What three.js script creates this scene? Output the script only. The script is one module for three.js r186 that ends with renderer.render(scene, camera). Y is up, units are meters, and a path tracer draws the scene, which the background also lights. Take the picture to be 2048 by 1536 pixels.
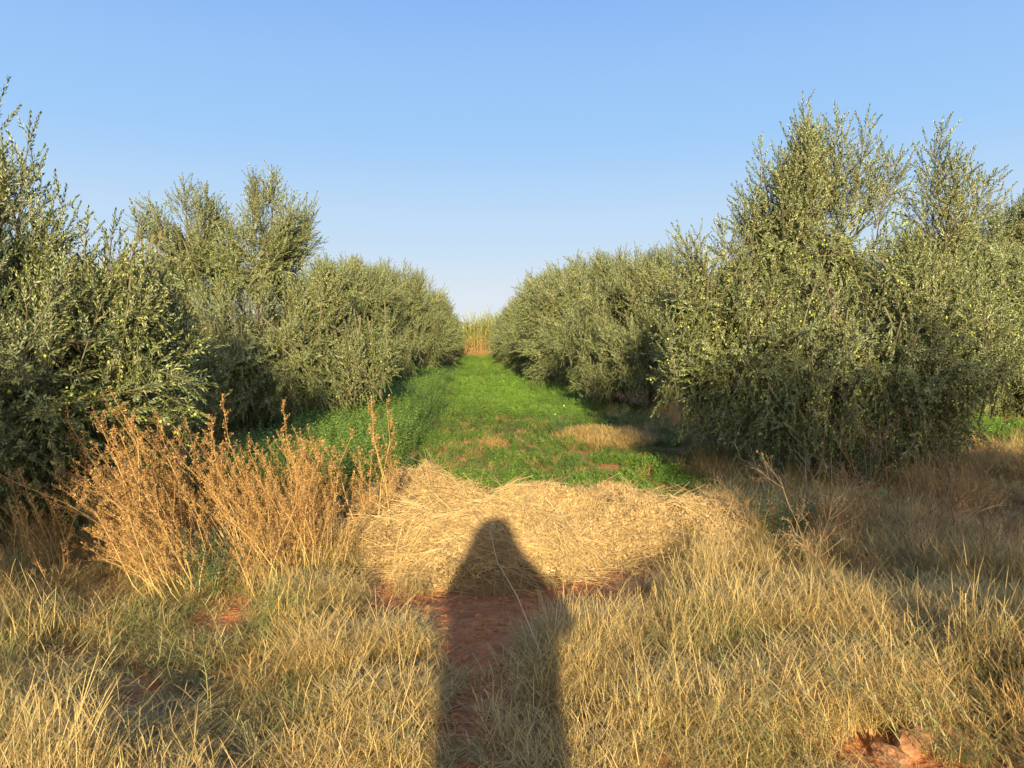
import * as THREE from 'three';
import { mergeGeometries } from 'three/addons/utils/BufferGeometryUtils.js';
import { MarchingCubes } from 'three/addons/objects/MarchingCubes.js';

// ───────── camera, sky, sun, exposure ─────────
// World: olive rows run along -z, x to the right, y up, metres. The viewer stands at the origin.
const scene = new THREE.Scene();
const camera = new THREE.PerspectiveCamera(53.0, 4 / 3, 0.06, 6000);
camera.position.set(0, 1.6, 0);
camera.rotation.order = 'YXZ';
camera.rotation.y = THREE.MathUtils.degToRad(-2.94);
camera.rotation.x = THREE.MathUtils.degToRad(-3.08);

const SUN_EL = THREE.MathUtils.degToRad(13.6), SUN_AZ = THREE.MathUtils.degToRad(1.5);
// towards the sun: behind the viewer (+z), a touch to the left
const SUN = new THREE.Vector3(-Math.sin(SUN_AZ) * Math.cos(SUN_EL), Math.sin(SUN_EL), Math.cos(SUN_AZ) * Math.cos(SUN_EL));

const lerp = THREE.MathUtils.lerp, clamp = THREE.MathUtils.clamp, sstep = THREE.MathUtils.smoothstep;
{
  const W = 512, H = 256, data = new Float32Array(W * H * 4);
  // clear late-afternoon sky: colour by height above the horizon (degrees), linear radiance
  const stops = [[-90, .36, .30, .22], [-1, .56, .58, .60], [0, .76, .79, .80], [3, .70, .77, .84], [8, .52, .69, .88], [15, .335, .57, .90], [28, .205, .40, .84], [50, .13, .235, .50], [90, .095, .155, .35]];
  for (let j = 0; j < H; j++) {
    const el = ((j + 0.5) / H - 0.5) * 180;
    let k = 0; while (k < stops.length - 2 && stops[k + 1][0] < el) k++;
    const a = stops[k], b = stops[k + 1], t = sstep(el, a[0], b[0]) * 0.35 + clamp((el - a[0]) / (b[0] - a[0]), 0, 1) * 0.65;
    for (let i = 0; i < W; i++) {
      const az = ((i + 0.5) / W - 0.5) * 2 * Math.PI, e = el * Math.PI / 180;
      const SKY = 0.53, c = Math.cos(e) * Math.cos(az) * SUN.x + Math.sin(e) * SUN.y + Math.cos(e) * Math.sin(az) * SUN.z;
      const fillGlow = el > -2 ? 0.34 * Math.pow(Math.max(0, c), 3) + 2.0 * Math.pow(Math.max(0, c), 26) : 0; // warm aureole behind the viewer, added to lift and warm the shade
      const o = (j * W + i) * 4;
      data[o] = SKY * lerp(a[1], b[1], t) + fillGlow;
      data[o + 1] = SKY * lerp(a[2], b[2], t) + fillGlow * 0.76;
      data[o + 2] = SKY * lerp(a[3], b[3], t) + fillGlow * 0.42;
      data[o + 3] = 1;
    }
  }
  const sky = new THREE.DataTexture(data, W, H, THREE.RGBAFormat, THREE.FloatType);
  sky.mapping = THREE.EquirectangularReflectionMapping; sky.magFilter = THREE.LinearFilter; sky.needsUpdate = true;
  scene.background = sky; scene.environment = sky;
}
const sun = new THREE.DirectionalLight(new THREE.Color().setRGB(1.0, 0.80, 0.50), 5);
sun.name = 'sun'; sun.position.copy(SUN).multiplyScalar(60); sun.target.position.set(0, 0, 0);
sun.castShadow = true; sun.shadow.radius = 1.5; sun.shadow.mapSize.set(4096, 4096);
Object.assign(sun.shadow.camera, { left: -40, right: 40, top: 30, bottom: -30, near: 1, far: 220 });
scene.add(sun, sun.target);

const renderer = new THREE.WebGLRenderer({ antialias: true });
renderer.toneMapping = THREE.LinearToneMapping;
renderer.toneMappingExposure = 2.0;
renderer.shadowMap.enabled = true;

// ───────── helpers ─────────
function rng(seed) { let s = seed | 0; return () => { s = (s + 0x6d2b79f5) | 0; let t = Math.imul(s ^ (s >>> 15), 1 | s); t = (t + Math.imul(t ^ (t >>> 7), 61 | t)) ^ t; return ((t ^ (t >>> 14)) >>> 0) / 4294967296; }; }
const V = (x, y, z) => new THREE.Vector3(x, y, z), UP = V(0, 1, 0);
const hash = (x, y) => { let h = Math.imul(x, 374761393) + Math.imul(y, 668265263); h = Math.imul(h ^ (h >>> 13), 1274126177); return ((h ^ (h >>> 16)) >>> 0) / 4294967296; };
function vn(x, y) { const ix = Math.floor(x), iy = Math.floor(y); let fx = x - ix, fy = y - iy; fx = fx * fx * (3 - 2 * fx); fy = fy * fy * (3 - 2 * fy); return lerp(lerp(hash(ix, iy), hash(ix + 1, iy), fx), lerp(hash(ix, iy + 1), hash(ix + 1, iy + 1), fx), fy) * 2 - 1; }
const fbm = (x, y, n = 4) => { let s = 0, a = 0.5; for (let i = 0; i < n; i++) { s += a * vn(x, y); x = x * 2.03 + 17.1; y = y * 2.03 + 5.7; a *= 0.5; } return s; };
const taken = new Map();
function numbered(n) { const k = taken.get(n) ?? 0; taken.set(n, k + 1); return k ? n + '_' + String(k).padStart(3, '0') : n; }
function tag(o, label, category, group, kind) { Object.assign(o.userData, { label, category }); if (group) o.userData.group = group; if (kind) o.userData.kind = kind; return o; }
function thing(name, label, category, x = 0, y = 0, z = 0, group) { const g = new THREE.Group(); g.name = numbered(name); g.position.set(x, y, z); tag(g, label, category, group); scene.add(g); return g; }
function mesh(name, geo, mat, parent) { const m = new THREE.Mesh(geo, mat); m.name = parent ? name : numbered(name); m.castShadow = m.receiveShadow = true; (parent ?? scene).add(m); return m; }

// triangle soup with vertex colours
class Soup {
  constructor() { this.p = []; this.c = []; }
  tri(a, b, c, col) { this.p.push(a.x, a.y, a.z, b.x, b.y, b.z, c.x, c.y, c.z); for (let i = 0; i < 3; i++) this.c.push(col[0], col[1], col[2]); }
  quad(a, b, c, d, col) { this.tri(a, b, c, col); this.tri(a, c, d, col); }
  tube(pts, radii, sides, col) {
    let prev = null;
    for (let i = 0; i < pts.length; i++) {
      const t = (i < pts.length - 1 ? pts[i + 1].clone().sub(pts[i]) : pts[i].clone().sub(pts[i - 1])).normalize();
      const u = Math.abs(t.y) < 0.9 ? V(0, 1, 0).cross(t).normalize() : V(1, 0, 0).cross(t).normalize(), w = t.clone().cross(u);
      const ring = [];
      for (let k = 0; k < sides; k++) { const a = k / sides * Math.PI * 2; ring.push(pts[i].clone().addScaledVector(u, Math.cos(a) * radii[i]).addScaledVector(w, Math.sin(a) * radii[i])); }
      if (prev) for (let k = 0; k < sides; k++) this.quad(prev[k], prev[(k + 1) % sides], ring[(k + 1) % sides], ring[k], typeof col === 'function' ? col(i / pts.length) : col);
      prev = ring;
    }
  }
  // a narrow curved blade; side = direction across it
  ribbon(pts, widths, side, col) {
    for (let i = 0; i < pts.length - 1; i++) {
      const a = pts[i].clone().addScaledVector(side, -widths[i] / 2), b = pts[i].clone().addScaledVector(side, widths[i] / 2);
      const c = pts[i + 1].clone().addScaledVector(side, widths[i + 1] / 2), d = pts[i + 1].clone().addScaledVector(side, -widths[i + 1] / 2);
      if (widths[i + 1] < 1e-5) this.tri(a, b, pts[i + 1], col); else this.quad(a, b, c, d, col);
    }
  }
  geo() { const g = new THREE.BufferGeometry(); g.setAttribute('position', new THREE.Float32BufferAttribute(this.p, 3)); g.setAttribute('color', new THREE.Float32BufferAttribute(this.c, 3)); g.computeVertexNormals(); return g; }
}
class Inst {
  constructor(geo, mat) { this.geo = geo; this.mat = mat; this.m = []; this.c = []; }
  add(pos, quat, sx, sy, sz, col) { const m = new THREE.Matrix4().compose(pos, quat, V(sx, sy, sz)); this.m.push(m); this.c.push(col); }
  build(name, parent, label, category) {
    if (!this.m.length) return null;
    const im = new THREE.InstancedMesh(this.geo, this.mat, this.m.length), c = new THREE.Color();
    this.m.forEach((m, i) => { im.setMatrixAt(i, m); c.setRGB(...this.c[i]); im.setColorAt(i, c); });
    im.name = parent ? name : numbered(name); im.castShadow = im.receiveShadow = true; im.userData.kind = 'stuff';
    if (label) im.userData.label = label;
    if (category && !parent) im.userData.category = category;
    (parent ?? scene).add(im); return im;
  }
}
const qUp = (dir, roll) => new THREE.Quaternion().setFromUnitVectors(UP, dir).multiply(new THREE.Quaternion().setFromAxisAngle(UP, roll));
const qYaw = (a) => new THREE.Quaternion().setFromAxisAngle(UP, a);
const jit = (r, base, amt) => { const b = 1 + (r() - 0.5) * 2 * amt, w = (r() - 0.5) * amt * 0.35; return [base[0] * b * (1 + w), base[1] * b, base[2] * b * (1 - w)]; };
const unit = (r) => { const y = r() * 2 - 1, a = r() * 6.2832, s = Math.sqrt(1 - y * y); return V(Math.cos(a) * s, y, Math.sin(a) * s); };

const leafMat = new THREE.MeshPhysicalMaterial({ name: 'olive_leaf', vertexColors: true, roughness: 0.42, side: THREE.DoubleSide });
const barkMat = new THREE.MeshStandardMaterial({ name: 'bark', vertexColors: true, roughness: 0.95 });
const dryMat = new THREE.MeshPhysicalMaterial({ name: 'dry_straw', vertexColors: true, roughness: 0.75, side: THREE.DoubleSide });
const greenMat = new THREE.MeshPhysicalMaterial({ name: 'green_leaf', vertexColors: true, roughness: 0.7, transmission: 0.25, thickness: 0, side: THREE.DoubleSide });
const fruitMat = new THREE.MeshStandardMaterial({ name: 'olive_fruit', color: new THREE.Color().setRGB(0.40, 0.47, 0.09), roughness: 0.38 });

// ───────── ground ─────────
function groundY(x, d) {
  const near = sstep(14 - Math.hypot(x, d - 4), 0, 10);
  return 0.05 * fbm(x * 0.55, d * 0.55, 3) + near * (0.035 * fbm(x * 2.3 + 9, d * 2.3, 3) + 0.014 * fbm(x * 11, d * 11, 2));
}
{
  const axis = (lo, hi, step, min, max) => { const a = []; for (let v = lo; v <= hi + 1e-6; v += step) a.push(v); let s = step; while (a[a.length - 1] < max) { s *= 1.22; a.push(a[a.length - 1] + s); } s = step; while (a[0] > min) { s *= 1.22; a.unshift(a[0] - s); } return a; };
  const xs = axis(-4, 5, 0.06, -3200, 3200), ds = axis(2, 9, 0.06, -120, 4500);
  const pos = [], uv = [], idx = [];
  for (const d of ds) for (const x of xs) { pos.push(x, groundY(x, d), -d); uv.push(x / 2.4, d / 2.4); }
  const n = xs.length;
  for (let j = 0; j < ds.length - 1; j++) for (let i = 0; i < n - 1; i++) { const a = j * n + i; idx.push(a, a + 1, a + n + 1, a, a + n + 1, a + n); }
  const g = new THREE.BufferGeometry(); g.setAttribute('position', new THREE.Float32BufferAttribute(pos, 3)); g.setAttribute('uv', new THREE.Float32BufferAttribute(uv, 2)); g.setIndex(idx); g.computeVertexNormals();
  // red clay soil: crumbs, clods, straw dust
  const S = 1024, col = new Uint8Array(S * S * 4), bump = new Uint8Array(S * S * 4), r = rng(5);
  const tile = (x, y, f, o) => { // periodic value noise
    const px = x * f, py = y * f, ix = Math.floor(px), iy = Math.floor(py); let fx = px - ix, fy = py - iy; fx = fx * fx * (3 - 2 * fx); fy = fy * fy * (3 - 2 * fy);
    const h = (a, b) => hash(((a % f) + f) % f + o * 977, ((b % f) + f) % f + o * 131); return lerp(lerp(h(ix, iy), h(ix + 1, iy), fx), lerp(h(ix, iy + 1), h(ix + 1, iy + 1), fx), fy);
  };
  for (let y = 0; y < S; y++) for (let x = 0; x < S; x++) {
    const u = x / S, v = y / S, big = tile(u, v, 6, 1) * .6 + tile(u, v, 14, 2) * .4, mid = tile(u, v, 40, 3), fine = tile(u, v, 128, 4), grit = r();
    const k = 0.72 + 0.35 * (big - .5) + 0.3 * (mid - .5) + 0.22 * (fine - .5) + 0.14 * (grit - .5), o = (y * S + x) * 4, dust = sstep(tile(u, v, 22, 6), .62, .85) * .35;
    const rgb = [lerp(182, 205, dust), lerp(118, 155, dust), lerp(72, 98, dust)];
    for (let c = 0; c < 3; c++) col[o + c] = clamp(rgb[c] * (0.55 + 0.62 * k), 0, 255);
    col[o + 3] = 255;
    const b = clamp(255 * (0.35 * big + 0.3 * mid + 0.25 * fine + 0.1 * grit), 0, 255); bump[o] = bump[o + 1] = bump[o + 2] = b; bump[o + 3] = 255;
  }
  const mk = (d, srgb) => { const t = new THREE.DataTexture(d, S, S); t.wrapS = t.wrapT = THREE.RepeatWrapping; t.magFilter = THREE.LinearFilter; if (srgb) t.colorSpace = THREE.SRGBColorSpace; t.needsUpdate = true; return t; };
  const m = new THREE.MeshStandardMaterial({ name: 'red_clay_soil', map: mk(col, true), bumpMap: mk(bump, false), bumpScale: 0.03, roughness: 0.97 });
  const o = mesh('ground', g, m); tag(o, 'red-brown clay soil of the olive grove', 'ground', null, 'structure');
}
// far hills beyond the reeds
{
  const s = new Soup(), N = 120, ring = [];
  for (let i = 0; i <= N; i++) { const a = lerp(-1.25, 1.25, i / N), R = 2300; ring.push([a, R, 52 + 20 * fbm(a * 3 + 2, 1, 3) + 26 * fbm(a * 11, 4, 4)]); }
  for (let i = 0; i < N; i++) for (let k = 0; k < 4; k++) {
    const f = (q, t) => { const [a, R, h] = ring[q], rr = R + 600 * t; return V(Math.sin(a) * rr, h * Math.sin(t * Math.PI / 2) * (1 + .15 * fbm(a * 40, t * 7, 2)) - 3 * (1 - t), -Math.cos(a) * rr); };
    const t0 = k / 4, t1 = (k + 1) / 4, v = 1 + .25 * fbm(i * .3, k, 2); s.quad(f(i, t0), f(i + 1, t0), f(i + 1, t1), f(i, t1), [.30 * v, .20 * v, .13 * v]);
  }
  const h = mesh('hills', s.geo(), new THREE.MeshStandardMaterial({ name: 'dry_hill', vertexColors: true, roughness: 1, side: THREE.DoubleSide })); tag(h, 'low dry brown hills far behind the reeds', 'hills', null, 'structure');
}

// ───────── olive trees ─────────
// one olive shoot: a twig with opposite pairs of narrow leaves, dark above and silvery below
function makeShoot(seed, len, pairs, spread, leafLen) {
  const r = rng(seed), s = new Soup(), bend = (r() - .5) * .12;
  const at = (t) => V(bend * t * t, len * t, 0);
  s.tube([at(0), at(.5), at(.97)], [.0028, .002, .0008], 3, [.20, .19, .09]);
  const leaf = (base, dir, side, L, w) => {
    const n = side.clone().cross(dir).normalize();
    const up = jit(r, r() < .22 ? [.13, .17, .035] : [.058, .094, .017], .42), lo = jit(r, [.235, .27, .115], .3);
    const curl = (r() - .4) * .12 * L, tip = base.clone().addScaledVector(dir, L).addScaledVector(n, curl);
    const mid = base.clone().addScaledVector(dir, L * .48).addScaledVector(n, -w * .16), l = base.clone().addScaledVector(dir, L * .46).addScaledVector(side, w / 2), q = base.clone().addScaledVector(dir, L * .46).addScaledVector(side, -w / 2);
    const two = (off, col) => { const o = n.clone().multiplyScalar(off), f = (p) => p.clone().add(o); s.tri(base, f(l), f(mid), col); s.tri(base, f(mid), f(q), col); s.tri(f(l), tip, f(mid), col); s.tri(f(mid), tip, f(q), col); };
    two(.0004, up); two(-.0004, lo);
  };
  for (let i = 0; i < pairs; i++) {
    const t = lerp(.06, 1, (i + .2 * r()) / (pairs - .3)), p = at(Math.min(t, 1)), turn = (i % 2) * Math.PI / 2 + (r() - .5) * .7;
    for (const sgn of [0, Math.PI]) {
      if (r() < .1) continue;
      const a = turn + sgn + (r() - .5) * .5, ang = spread * lerp(1.15, .55, t) * (.7 + .6 * r()), out = V(Math.cos(a), 0, Math.sin(a));
      const dir = out.clone().multiplyScalar(Math.sin(ang)).addScaledVector(UP, Math.cos(ang)).normalize(), side = UP.clone().cross(out).normalize();
      const tw = (r() - .5) * 1.0; side.applyAxisAngle(dir, tw);
      leaf(p, dir, side, leafLen * lerp(1.05, .6, t * t) * (.8 + .4 * r()), .0158 * (.8 + .4 * r()));
    }
  }
  return s.geo();
}
const shootGeos = [makeShoot(11, .30, 12, .72, .064), makeShoot(12, .26, 10, .98, .068), makeShoot(13, .34, 14, .62, .060), makeShoot(14, .22, 8, 1.15, .070)];
// a spray for trees farther off: several shoots of larger reach joined on one twig
function makeSpray(seed, n) {
  const r = rng(seed), parts = [];
  for (let i = 0; i < n; i++) {
    const g = shootGeos[i % 4].clone(), t = i / n, a = i * 2.4, ang = i === n - 1 ? .05 : .35 + .4 * r();
    const dir = V(Math.cos(a) * Math.sin(ang), Math.cos(ang), Math.sin(a) * Math.sin(ang));
    g.applyMatrix4(new THREE.Matrix4().compose(V(0, .42 * t, 0), qUp(dir, r() * 6), V(1, 1, 1))); parts.push(g);
  }
  return mergeGeometries(parts);
}
const sprayGeos = [makeSpray(21, 7), makeSpray(22, 8), makeSpray(23, 6)];
const fruitGeo = (() => { const g = new THREE.IcosahedronGeometry(1, 1); g.scale(.0095, .0125, .0095); return g; })();

// spec: {blobs:[[x,y,z,rx,ry,rz,density]], plumes:[[x0,y0,z0,x1,y1,z1,width]], near:true|false, fruit:n}
function oliveTree(x, d, seed, spec, label, group) {
  const r = rng(seed), y0 = groundY(x, d), t = thing('olive_tree', label, 'tree', x, y0, -d, group);
  const insts = (spec.near ? shootGeos : sprayGeos).map((g) => new Inst(g, leafMat)), wood = new Soup(), fruit = new Inst(fruitGeo, fruitMat), sc = spec.leaf ?? .96;
  const put = (pos, dir, k, young) => {
    const i = spec.near ? (young ? (r() < .5 ? 0 : 2) : Math.floor(r() * 4)) : Math.floor(r() * 3), b = .72 + .6 * r(), warm = (r() - .5) * .16;
    insts[i].add(pos, qUp(dir, r() * 6.283), k, k, k, [b * (1 + warm) * (young ? 1.12 : 1), b * (young ? 1.08 : 1), b * (1 - warm * 1.5) * (young ? 1.2 : 1)]);
    if (spec.fruit && spec.near && !young && pos.y < 3.2 && r() < spec.fruit) { const nf = 1 + Math.floor(r() * 3); for (let q = 0; q < nf; q++) { const fp = pos.clone().addScaledVector(dir, .03 + .1 * r()).add(V((r() - .5) * .05, -.015 - .02 * r(), (r() - .5) * .05)); const s = .85 + .4 * r(); fruit.add(fp, qUp(unit(r).add(V(0, 1.5, 0)).normalize(), 0), s, s, s, jit(r, [1, 1, 1], .15)); } }
  };
  const branchlet = (p0, p1, droop, young) => {
    const L = p0.distanceTo(p1), at = (q) => p0.clone().lerp(p1, q).add(V(0, -droop * q * q, 0));
    wood.tube([at(0), at(.35), at(.7), at(1)], [.008, .006, .004, .002].map((q) => q * (.6 + L)), 3, [.13, .115, .06]);
    const n = spec.near ? Math.max(4, Math.round(L / .054)) : Math.max(2, Math.round(L / .21)); let ph = r() * 6;
    for (let i = 0; i < n; i++) {
      const q = lerp(.12, 1, (i + 1) / n), pos = at(q), tan = at(Math.min(1, q + .05)).sub(at(q - .05)).normalize(), last = i === n - 1;
      ph += 2.4 + (r() - .5) * .8;
      const any = Math.abs(tan.y) < .9 ? V(0, 1, 0).cross(tan).normalize() : V(1, 0, 0).cross(tan).normalize(), sd = any.applyAxisAngle(tan, ph), a = last ? .05 : lerp(.95, .5, q) * (.7 + .5 * r());
      const dir = tan.clone().multiplyScalar(Math.cos(a)).addScaledVector(sd, Math.sin(a)).add(V(0, (droop > .12 ? -.12 : .22) * r(), 0)).normalize();
      put(pos, dir, sc * (spec.near ? lerp(1.0, .72, q) : 1) * (.75 + .45 * r()), young);
    }
  };
  const blobs = spec.blobs, inside = (p, skip) => blobs.some((b, i) => i !== skip && ((p.x - b[0]) / b[3]) ** 2 + ((p.y - b[1]) / b[4]) ** 2 + ((p.z - b[2]) / b[5]) ** 2 < .5);
  blobs.forEach((b, bi) => {
    const area = 12.6 * Math.pow((Math.pow(b[3] * b[4], 1.6) + Math.pow(b[3] * b[5], 1.6) + Math.pow(b[4] * b[5], 1.6)) / 3, 1 / 1.6), n = Math.round(area * (b[6] ?? 1) * (spec.near ? 16 : 15));
    // boughs: foliage gathers in sprays round them and leaves hollows between
    const K = Math.max(5, Math.round(area * 1.6)), boughs = Array.from({ length: K }, () => ({ u: unit(r), f: .84 + .3 * r(), tilt: unit(r).multiplyScalar(.45), up: (r() - .3) * .6 }));
    for (let i = 0; i < n; i++) {
      const B = boughs[Math.floor(r() * K)], inner = r() < .24, u = r() < .22 ? unit(r) : B.u.clone().addScaledVector(unit(r), .38 * Math.pow(r(), .6)).normalize(), f = inner ? .4 + .35 * r() : B.f * (.86 + .2 * r());
      const tip = V(b[0] + b[3] * u.x * f, b[1] + b[4] * u.y * f, b[2] + b[5] * u.z * f);
      if (tip.y < .1 + .2 * r() || inside(tip, bi)) continue;
      const out = V(u.x / b[3], u.y / b[4], u.z / b[5]).normalize(), low = u.y < -.2 || tip.y < .8;
      const dir = out.multiplyScalar(.75).add(V(0, (low ? -.15 : lerp(.3, 1.0, clamp(u.y, 0, 1))) + B.up * .5, 0)).add(B.tilt).addScaledVector(unit(r), .3).normalize();
      const L = (.45 + .65 * r()) * (inner ? .8 : 1), droop = low ? .15 + .3 * r() : tip.y < 1.8 ? .14 * r() : .03;
      branchlet(tip.clone().addScaledVector(dir, -L).add(V(0, droop, 0)), tip.clone().add(V(0, droop, 0)), droop, !low && u.y > .35);
    }
  });
  for (const [ax, ay, az, bx, by, bz, w] of spec.plumes ?? []) {
    const A = V(ax, ay, az), B = V(bx, by, bz), ax3 = B.clone().sub(A), L = ax3.length(), dir0 = ax3.clone().normalize();
    wood.tube([A, A.clone().lerp(B, .5), B], [.014, .009, .003], 4, [.16, .14, .08]);
    const n = Math.round(L / (spec.near ? .062 : .14)); let ph = r() * 6;
    for (let i = 0; i < n; i++) {
      const q = (i + r() * .6) / n, p = A.clone().lerp(B, q), len = w * (1 - q) * (.55 + .6 * r()) + .08; ph += 2.4;
      const sd = V(Math.cos(ph), 0, Math.sin(ph)), dir = dir0.clone().multiplyScalar(.95).addScaledVector(sd, .55 + .25 * r()).add(V(0, .15, 0)).normalize();
      if (len < .2) put(p, dir, sc * (.7 + .3 * r()), true); else branchlet(p, p.clone().addScaledVector(dir, len), -.04, true);
    }
    put(B.clone().addScaledVector(dir0, -.12), dir0, sc * .9, true);
  }
  // trunk and limbs
  const tr = new Soup(), th = .55 + .25 * r(), lean = V((r() - .5) * .2, 0, (r() - .5) * .2), bark = () => jit(r, [.17, .14, .105], .22);
  tr.tube([V(0, -.08, 0), V(0, .03, 0), lean.clone().multiplyScalar(.4).setY(th * .45), lean.clone().setY(th)], [.22, .17, .13, .14].map((q) => q * (.9 + .2 * r())), 10, bark);
  mesh('trunk', tr.geo(), barkMat, t);
  for (let i = 0; i < (spec.limbs ?? 5); i++) {
    const b = blobs[i % blobs.length], a = i * 2.4 + r(), lm = new Soup(), s = lean.clone().setY(th - .05), e = V(b[0] * .8 + Math.cos(a) * b[3] * .3, Math.max(b[1] + b[4] * .15, th + .4), b[2] * .8 + Math.sin(a) * b[5] * .3);
    const m1 = s.clone().lerp(e, .35).add(V(Math.cos(a) * .2, .05, Math.sin(a) * .2)), m2 = s.clone().lerp(e, .7).add(V(Math.cos(a) * .15, .12, Math.sin(a) * .15));
    lm.tube([s, m1, m2, e], [.075, .05, .03, .008], 7, bark); mesh('limb', lm.geo(), barkMat, t);
  }
  const tw = mesh('twigs', wood.geo(), barkMat, t); tw.userData.kind = 'stuff';
  insts.forEach((i) => i.build('foliage', t)); fruit.build('olives', t);
  return t;
}
const mass = (sx, h, sz, seed, o = {}) => { // an ordinary crown: rounded skirt with two or three heads above it
  const r = rng(seed * 31 + 7), b = [[0, h * .36, 0, sx, h * .34, sz, 1], [0, .62, 0, sx * .86, .62, sz * .86, 1.1]];
  const n = 3; for (let i = 0; i < n; i++) { const a = i * 2.1 + r() * 1.2; b.push([Math.cos(a) * sx * .42, h * (.6 + .06 * r()), Math.sin(a) * sz * .42, sx * .55, h * (.27 + .08 * r()), sz * .55, .9]); }
  const plumes = []; for (let i = 0; i < (o.plumes ?? 4); i++) { const a = r() * 6.3, q = r() * sx * .6; plumes.push([Math.cos(a) * q, h * .72, Math.sin(a) * q, Math.cos(a) * q * 1.15, h * (.93 + .12 * r()), Math.sin(a) * q * 1.15, .4]); }
  return { blobs: b, limbs: 4, ...o, plumes };
};
const RIGHT = 'olive trees along the right side of the green lane', LEFT = 'olive trees along the left side of the green lane';
// nearest right tree
oliveTree(4.43, 9.4, 101, { near: true, fruit: .2, limbs: 7,
  blobs: [[-.05, 1.4, 0, 2.0, 1.3, 1.9, 1.05], [-.1, .62, .1, 1.55, .6, 1.6, 1.2], [-.25, 2.75, .1, .98, 1.35, 1.0, .9], [1.25, 2.15, .1, .95, .85, .9, 1], [-1.45, 1.95, .3, .75, .6, .8, 1], [1.6, 1.35, .3, .75, .6, .8, 1], [.75, 1.9, .7, .9, .7, .7, .8]],
  plumes: [[-.3, 3.2, 0, -.42, 4.45, .1, .5], [-.05, 3.2, .1, 0, 4.3, .1, .5], [.25, 3.0, 0, .42, 4.32, 0, .5], [.5, 3.0, .1, .78, 3.85, .1, .5], [-.75, 2.6, .2, -.98, 3.92, .2, .42], [-1.0, 2.5, .2, -1.2, 3.35, .25, .35], [1.2, 2.6, .1, 1.32, 4.22, .1, .7], [1.3, 2.6, .2, 1.5, 3.8, .2, .6], [1.45, 2.6, .1, 1.9, 3.6, .15, .6], [-1.5, 2.2, .3, -2.0, 2.85, .4, .4], [-1.2, 2.2, .4, -1.5, 2.9, .4, .4], [-1.6, 1.9, .4, -2.35, 2.35, .5, .35]] },
  'tall olive tree with ragged spires filling the right, nearest of the right row', RIGHT);
oliveTree(4.45, 18.6, 102, { ...mass(2.3, 4.0, 2.3, 2, { near: true, plumes: 3 }) }, 'second olive tree in the right row, round dense crown beside the nearest one', RIGHT);
const rightRow = [[4.4, 27.3, 2.35, 4.3], [4.5, 36.2, 2.3, 4.4], [4.3, 45, 2.3, 4.2], [4.4, 54, 2.4, 4.3], [4.3, 63, 2.3, 4.1], [4.35, 71.5, 2.3, 4.0]];
const ord = ['third', 'fourth', 'fifth', 'sixth', 'seventh', 'eighth'];
rightRow.forEach(([x, d, s, h], i) => oliveTree(x, d, 110 + i, mass(s, h, s, 20 + i, { leaf: d > 40 ? 1.35 : 1.15 }), ord[i] + ' olive tree back along the right row, rounded crown' + (i === 5 ? ' by the reeds' : ''), RIGHT));
// nearest left tree
oliveTree(-4.15, 6.5, 103, { near: true, fruit: .22, limbs: 6,
  blobs: [[.1, 1.2, 0, 1.75, 1.15, 1.6, 1.15], [0, .55, 0, 1.5, .55, 1.4, 1.2], [.3, 2.05, .1, .62, .75, .7, 1.4], [-.6, 2.2, 0, .9, .9, 1.0, .9], [1.15, 1.6, .1, .6, .5, .6, 1]],
  plumes: [[.32, 2.4, 0, .34, 3.5, 0, .26], [.15, 2.3, .1, .12, 3.2, .1, .34], [.0, 2.3, .1, -.02, 3.3, .1, .36], [.42, 2.3, .15, .46, 3.05, .15, .34], [.28, 2.2, .3, .26, 2.95, .3, .34], [.5, 2.3, .1, .64, 3.24, .1, .28], [.6, 2.0, .1, .7, 2.75, .1, .3], [.72, 2.0, .1, .88, 2.68, .1, .26], [1.0, 1.7, .1, 1.06, 2.5, .1, .24], [1.12, 1.75, 0, 1.22, 2.5, 0, .22], [1.2, 1.7, .1, 1.52, 2.5, .15, .22], [1.35, 1.55, 0, 1.6, 2.05, 0, .2], [-.4, 2.4, 0, -.5, 3.4, 0, .4]] },
  'olive tree cut off by the left edge, hung with green olives', LEFT);
oliveTree(-3.85, 13.8, 104, { near: true, fruit: .08, limbs: 6,
  blobs: [[-.05, 1.4, 0, 2.1, 1.3, 1.9, 1.1], [0, .65, .1, 1.8, .65, 1.7, 1.2], [-1.0, 2.95, 0, .95, 1.2, .9, 1.05], [.3, 3.0, 0, .85, 1.3, .85, 1.05], [1.1, 2.2, 0, .8, .7, .8, 1], [1.75, 1.2, .4, .8, .55, .75, 1.1], [-1.35, 1.8, .1, .65, .65, .8, 1]],
  plumes: [[-1.1, 3.5, 0, -1.15, 4.35, 0, .4], [-.8, 3.5, 0, -.75, 4.2, 0, .4], [-1.45, 3.0, 0, -1.6, 3.9, 0, .35], [.15, 3.6, 0, .1, 4.4, 0, .4], [.35, 3.6, 0, .4, 4.5, 0, .4], [.6, 3.4, 0, .72, 4.1, 0, .4], [-1.5, 2.3, 0, -1.75, 2.9, 0, .3], [1.6, 2.2, 0, 1.75, 2.95, 0, .3], [-.4, 3.2, 0, -.42, 3.9, 0, .3]] },
  'second olive tree in the left row, with two tall pale heads', LEFT);
oliveTree(-3.85, 22.4, 105, { ...mass(2.3, 4.1, 2.3, 5, { near: true, plumes: 5 }) }, 'third olive tree in the left row, between two-headed and tall round trees', LEFT);
oliveTree(-3.45, 31.2, 106, { ...mass(2.3, 4.9, 2.3, 6, { near: true, leaf: 1.1, plumes: 4 }) }, 'fourth olive tree in the left row, tall round crown jutting into the lane', LEFT);
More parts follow.
